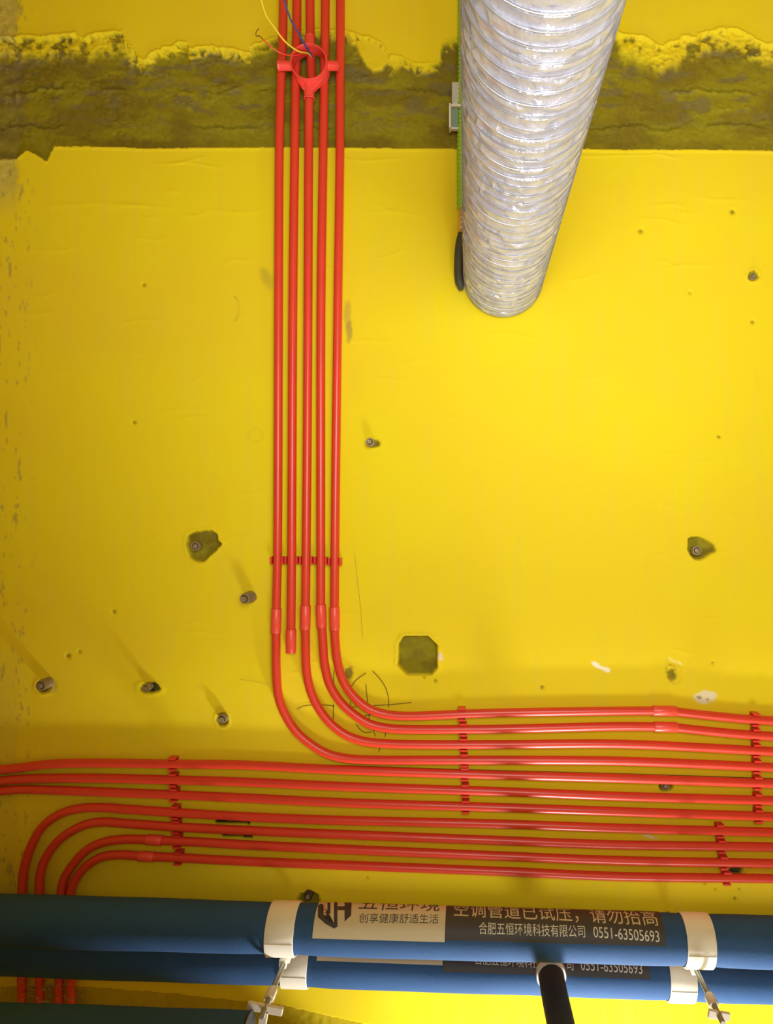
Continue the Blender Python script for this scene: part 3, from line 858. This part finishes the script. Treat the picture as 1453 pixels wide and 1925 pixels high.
def patch_geo(pp, t0, t1, p0, p1, dr, thick=0.0003, n=28):
    v = []; f = []
    for lvl in (dr, dr - thick):
        for i in range(n + 1):
            ph = p0 + (p1 - p0) * i / n
            for k in range(9):
                v.append(pp.at(t0 + (t1 - t0) * k / 8, ph, lvl))
    W = 9; N = (n + 1) * W
    for i in range(n):
        for k in range(8):
            a = i * W + k
            f.append((a, a + 1, a + W + 1, a + W)); f.append((N + a, N + a + W, N + a + W + 1, N + a + 1))
    for k in range(8):
        f.append((k, N + k, N + k + 1, k + 1)); a = n * W + k; f.append((a, a + 1, N + a + 1, N + a))
    for i in range(n):
        a = i * W; f.append((a, a + W, N + a + W, N + a)); a = i * W + 8; f.append((a, N + a, N + a + W, a + W))
    mb = MB(); mb.add(v, f); return mb

def flat_text(body, bold=0.0):
    c = bpy.data.curves.new('t', 'FONT'); c.body = body; c.size = 1.0; c.offset = bold; c.resolution_u = 3
    o = bpy.data.objects.new('t', c); COL.objects.link(o)
    dg = bpy.context.evaluated_depsgraph_get(); dg.update()
    me = bpy.data.meshes.new_from_object(o.evaluated_get(dg))
    bpy.data.objects.remove(o); bpy.data.curves.remove(c)
    return me

def wrap_mesh(me, pp, t_at, ph_at, sx, sy, dr, tw=0.0):
    bm = bmesh.new(); bm.from_mesh(me); bpy.data.meshes.remove(me)
    ys = [v.co.y for v in bm.verts]; y0, y1 = min(ys), max(ys)
    n = 12
    for i in range(1, n):
        y = y0 + (y1 - y0) * i / n
        bmesh.ops.bisect_plane(bm, geom=bm.verts[:] + bm.edges[:] + bm.faces[:], dist=1e-6, plane_co=(0, y, 0), plane_no=(0, 1, 0))
    for v in bm.verts:
        v.co = pp.at(t_at + v.co.x * sx, ph_at + v.co.x * sx * tw - v.co.y * sy / pp.r, dr)
    bmesh.ops.recalc_face_normals(bm, faces=bm.faces)
    me2 = bpy.data.meshes.new('print'); bm.to_mesh(me2); bm.free()
    return me2

def put_text(pp, root, body, px0, py0, px1, py1, mat, tall=1.0, name='lettering'):
    """lettering whose baseline runs from pixel (px0,py0) to (px1,py1)"""
    me = flat_text(body)
    xs = [v.co.x for v in me.vertices]; x0, x1 = min(xs), max(xs)
    t0, ph0 = pp.hit(px0, py0); t1, ph1 = pp.hit(px1, py1)
    sc = (t1 - t0) / (x1 - x0); tw = (ph1 - ph0) / (t1 - t0)
    me2 = wrap_mesh(me, pp, t0 - x0 * sc, ph0 - x0 * sc * tw, sc, sc * tall, 0.00085, tw)
    o = link(name, me2, mat, root, smooth=False); o['kind'] = 'stuff'
    return o

def poly_print(pp, root, polys, mat, name, dr=0.0009):
    bm = bmesh.new()
    for poly in polys:
        vs = [bm.verts.new((x, y, 0)) for x, y in poly]; bm.faces.new(vs)
    bmesh.ops.triangulate(bm, faces=bm.faces[:])
    for i in range(1, 10):
        for ax in (1,):
            ys = [v.co.y for v in bm.verts]; y = min(ys) + (max(ys) - min(ys)) * i / 10
            bmesh.ops.bisect_plane(bm, geom=bm.verts[:] + bm.edges[:] + bm.faces[:], plane_co=(0, y, 0), plane_no=(0, 1, 0))
    for v in bm.verts:
        v.co = pp.at(v.co.x, v.co.y, dr)
    me = bpy.data.meshes.new('print'); bm.to_mesh(me); bm.free()
    return link(name, me, mat, root, smooth=False)

def blue_pipe(pp, x0, x1, label):
    e = empty('insulated_pipe', pp.A + pp.D * pp.tX((x0 + x1) / 2), label, 'pipe')
    pipe_geo(pp, x0, x1).build('foam_sleeve', M['blue'], e)
    return e
e1 = blue_pipe(P1, XL + .0, XR - .0, 'upper blue insulated pipe with beige and black printed labels')
e2 = blue_pipe(P2, XL + .0, XR - .0, 'blue insulated pipe partly hidden behind the labelled one, below it in the picture')
e3 = blue_pipe(P3, XL + .0, -.402, 'short cut blue insulated pipe along the bottom edge at left')

# labels on the first pipe
def labels(pp, e, dx, full=True):
    tb0, phb = pp.hit(587 + dx[0], dx[1]); tb1, _ = pp.hit(836 + dx[2], dx[1])
    tk1, phk = pp.hit(1252 + dx[3], dx[4])
    top = -math.radians(150)
    patch_geo(pp, tb0, tb1, top, phb, 0.0006).build('beige_label', M['beige'], e)
    patch_geo(pp, tb1 + .0005, tk1, top, phk, 0.0006).build('black_label', M['blacklabel'], e)
    return tb0, tb1, phb, tk1, phk
tb0, tb1, phb, tk1, phk = labels(P1, e1, (0, 1764, 0, 0, 1779))
put_text(P1, e1, '空调管道已试压，请勿抬高', 853, 1720, 1238, 1738, M['cream_ink'], 1.25)
put_text(P1, e1, '合肥五恒环境科技有限公司', 900, 1754, 1100, 1760.5, M['white_ink'], 1.3)
put_text(P1, e1, '0551-63505693', 1116, 1762, 1240, 1771, M['white_ink'], 1.3)
put_text(P1, e1, '五恒环境', 674, 1708, 826, 1711, M['ink'], 1.3)
put_text(P1, e1, '创享健康舒适生活', 674, 1733, 824, 1735, M['ink'])
# monogram: two hexagonal brackets with a bar
def lp(pts):
    out = []
    for x, y in pts:
        out.append(P1.hit(560 + x / 4.843, 1680 + y / 4.843))
    return out
mono = [[(182, 110), (215, 92), (218, 200), (262, 240), (330, 275), (330, 318), (250, 275), (182, 215)],
        [(330, 60), (362, 60), (362, 300), (330, 318)],
        [(362, 118), (425, 118), (425, 152), (362, 152)],
        [(425, 62), (455, 52), (490, 80), (485, 200), (425, 255)],
        [(268, 84), (296, 84), (296, 180), (268, 200)]]
poly_print(P1, e1, [lp(p) for p in mono], M['ink'], 'emblem')
poly_print(P1, e1, [lp([(232, 86), (256, 84), (256, 205), (232, 190)])], M['pinkink'], 'emblem_stroke')
# labels on the second pipe (only their lower edges show)
tb0, tb1, phb, tk1, phk = labels(P2, e2, (8, 1806, -4, -30, 1841))
put_text(P2, e2, '合肥五恒环境科技有限公司', 892, 1811, 1078, 1822.5, M['white_ink'], 1.3)
put_text(P2, e2, '0551-63505693', 1092, 1823.5, 1208, 1831, M['white_ink'], 1.3)
# cut end of the third pipe
mb = MB(); t = P3.tX(-.402); c = P3.A + P3.D * t
mb.lathe(c, P3.D, [(.0001, -.01), (.020, -.01), (.020, .0012), (.0475, .0012), (.0475, -.004)], 32); mb.build('foam_end', M['foamin'], e3)

# ------------------------------------------------------------------ straps and hanger rods
def strap(pp, x, label):
    e = empty('pipe_strap', pp.A + pp.D * pp.tX(x), label, 'strap')
    t0 = pp.tX(x - .029); t1 = pp.tX(x + .029); seg = 56; mb = MB()
    prof = [(t0, -.0006), (t0, .0012), (t0 + .002, .0022), (t1 - .002, .0022), (t1, .0012), (t1, -.0006)]
    v = []
    for (t, dr) in prof:
        for k in range(seg): v.append(pp.at(t, 2 * math.pi * k / seg, dr))
    f = []
    for i in range(len(prof)):
        a = i * seg; b = ((i + 1) % len(prof)) * seg
        for k in range(seg):
            j = (k + 1) % seg; f.append((a + k, b + k, b + j, a + j))
    mb.add(v, f); mb.build('band', M['band'], e)
    # overlapping tail of the strap
    patch_geo(pp, t0 + .001, t1 - .001, math.radians(4), math.radians(58), .0034, .0014, 12).build('band_tail', M['band'], e)
    return e
strap(P1, RODX[0], 'white strap around the upper blue pipe, at left by the beige label')
strap(P1, RODX[1], 'white strap around the upper blue pipe, at right past the phone number')
strap(P2, RODX[0], 'white strap around the lower blue pipe, at left behind the rod')
strap(P2, RODX[1], 'white strap around the lower blue pipe, at right behind the rod')

def hanger(x, y, label, left):
    e = empty('hanger_rod', (x, y, CZ), label, 'rod')
    zt = CZ + .004; zb = CAMZ + 1.315
    prof = []; n = int((zt - zb) / .0022)
    for i in range(n):
        h = i * (zt - zb) / n; prof += [(.0048, h), (.0053, h + .0011)]
    mb = MB(); mb.lathe((x, y, zt), (0, 0, -1), [(.0001, 0)] + prof + [(.0046, zt - zb), (.0001, zt - zb)], 14); mb.build('threaded_rod', M['rod'], e)
    X, Y, Z = Vector((1, 0, 0)), Vector((0, 1, 0)), Vector((0, 0, 1))
    # clevis that ties both straps to the rod
    mb = MB(); mb.box((x, y, CAMZ + 1.505), X * .0095, Y * .008, Z * .022); mb.box((x - .002, y + .001, CAMZ + 1.476), X * .0075, Y * .0095, Z * .007)
    mb.build('clevis', M['band'], e, smooth=False, bevel=.002)
    mb = MB(); mb.lathe((x, y, CAMZ + 1.392), (0, 0, -1), [(.0055, 0), (.0092, .001), (.0098, .004), (.0098, .026), (.0085, .030), (.0055, .030)], 20)
    mb.build('cap_sleeve', M['white'], e)
    mb = MB()
    for a in (0, math.pi * .5, math.pi, math.pi * 1.5):
        if a > 4 or (not left and a == math.pi * .5): continue
        dx = Vector((math.cos(a + .18), math.sin(a + .18), 0)); dy = Vector((-dx.y, dx.x, 0))
        L = .016 if left else .009
        mb.box(Vector((x, y, CAMZ + 1.338)) + dx * (L * .9 + .003), dx * L, dy * .0075, Z * .0035)
    mb.build('wing_plate', M['white'], e, smooth=False, bevel=.001)
    return e
hanger(RODX[0], RODY[0], 'threaded hanger rod with wing plate beside the left white straps', True)
hanger(RODX[1], RODY[1], 'threaded hanger rod beside the right white straps', False)

# ------------------------------------------------------------------ black branch hose
hx, hy = (1037 - VX) / F * 1.53, (1840 - VY) / F * 1.53
e = empty('branch_hose', (hx, hy, CAMZ + 1.55), 'black insulated branch hose dropping from the lower blue pipe', 'hose')
mb = MB(); mb.tube(smooth_pts([Vector((hx, hy, CAMZ + 1.575)), Vector((hx, hy, CAMZ + 1.48)), Vector((hx + .002, hy + .001, CAMZ + 1.38)), Vector((hx + .001, hy + .004, CAMZ + 1.2)), Vector((hx - .004, hy + .012, CAMZ + .95))], .02), .0275, 32)
mb.build('foam_sleeve', M['black'], e)
mb = MB(); mb.lathe((hx, hy, CAMZ + 1.548), (0, 0, -1), [(.0280, -.006), (.0315, -.006), (.0325, -.003), (.0325, .010), (.0315, .013), (.0280, .013)], 40)
mb.build('collar', M['band'], e)

# ------------------------------------------------------------------ pale fibres and rubble in the lower left corner
mb = MB()
rf = random.Random(12)
for k in range(34):
    x = rf.uniform(45, 150); y = rf.uniform(1848, 1884); a = rf.uniform(0, 6.28); L = rf.uniform(8, 26)
    p0 = (x, y, .030); p1 = (x + L * .5 * math.cos(a), y + L * .5 * math.sin(a) * .6, .034 + rf.uniform(0, .008)); p2 = (x + L * math.cos(a + .4), y + L * math.sin(a + .4) * .5, .031)
    mb.tube(smooth_pts([P(*p0), P(*p1), P(*p2)], .006), .0007, 5)
tag(mb.build('fibre_tuft', M['fibre']), 'tangle of pale loose fibres over the conduits in the lower left corner', 'fibres', kind='stuff')
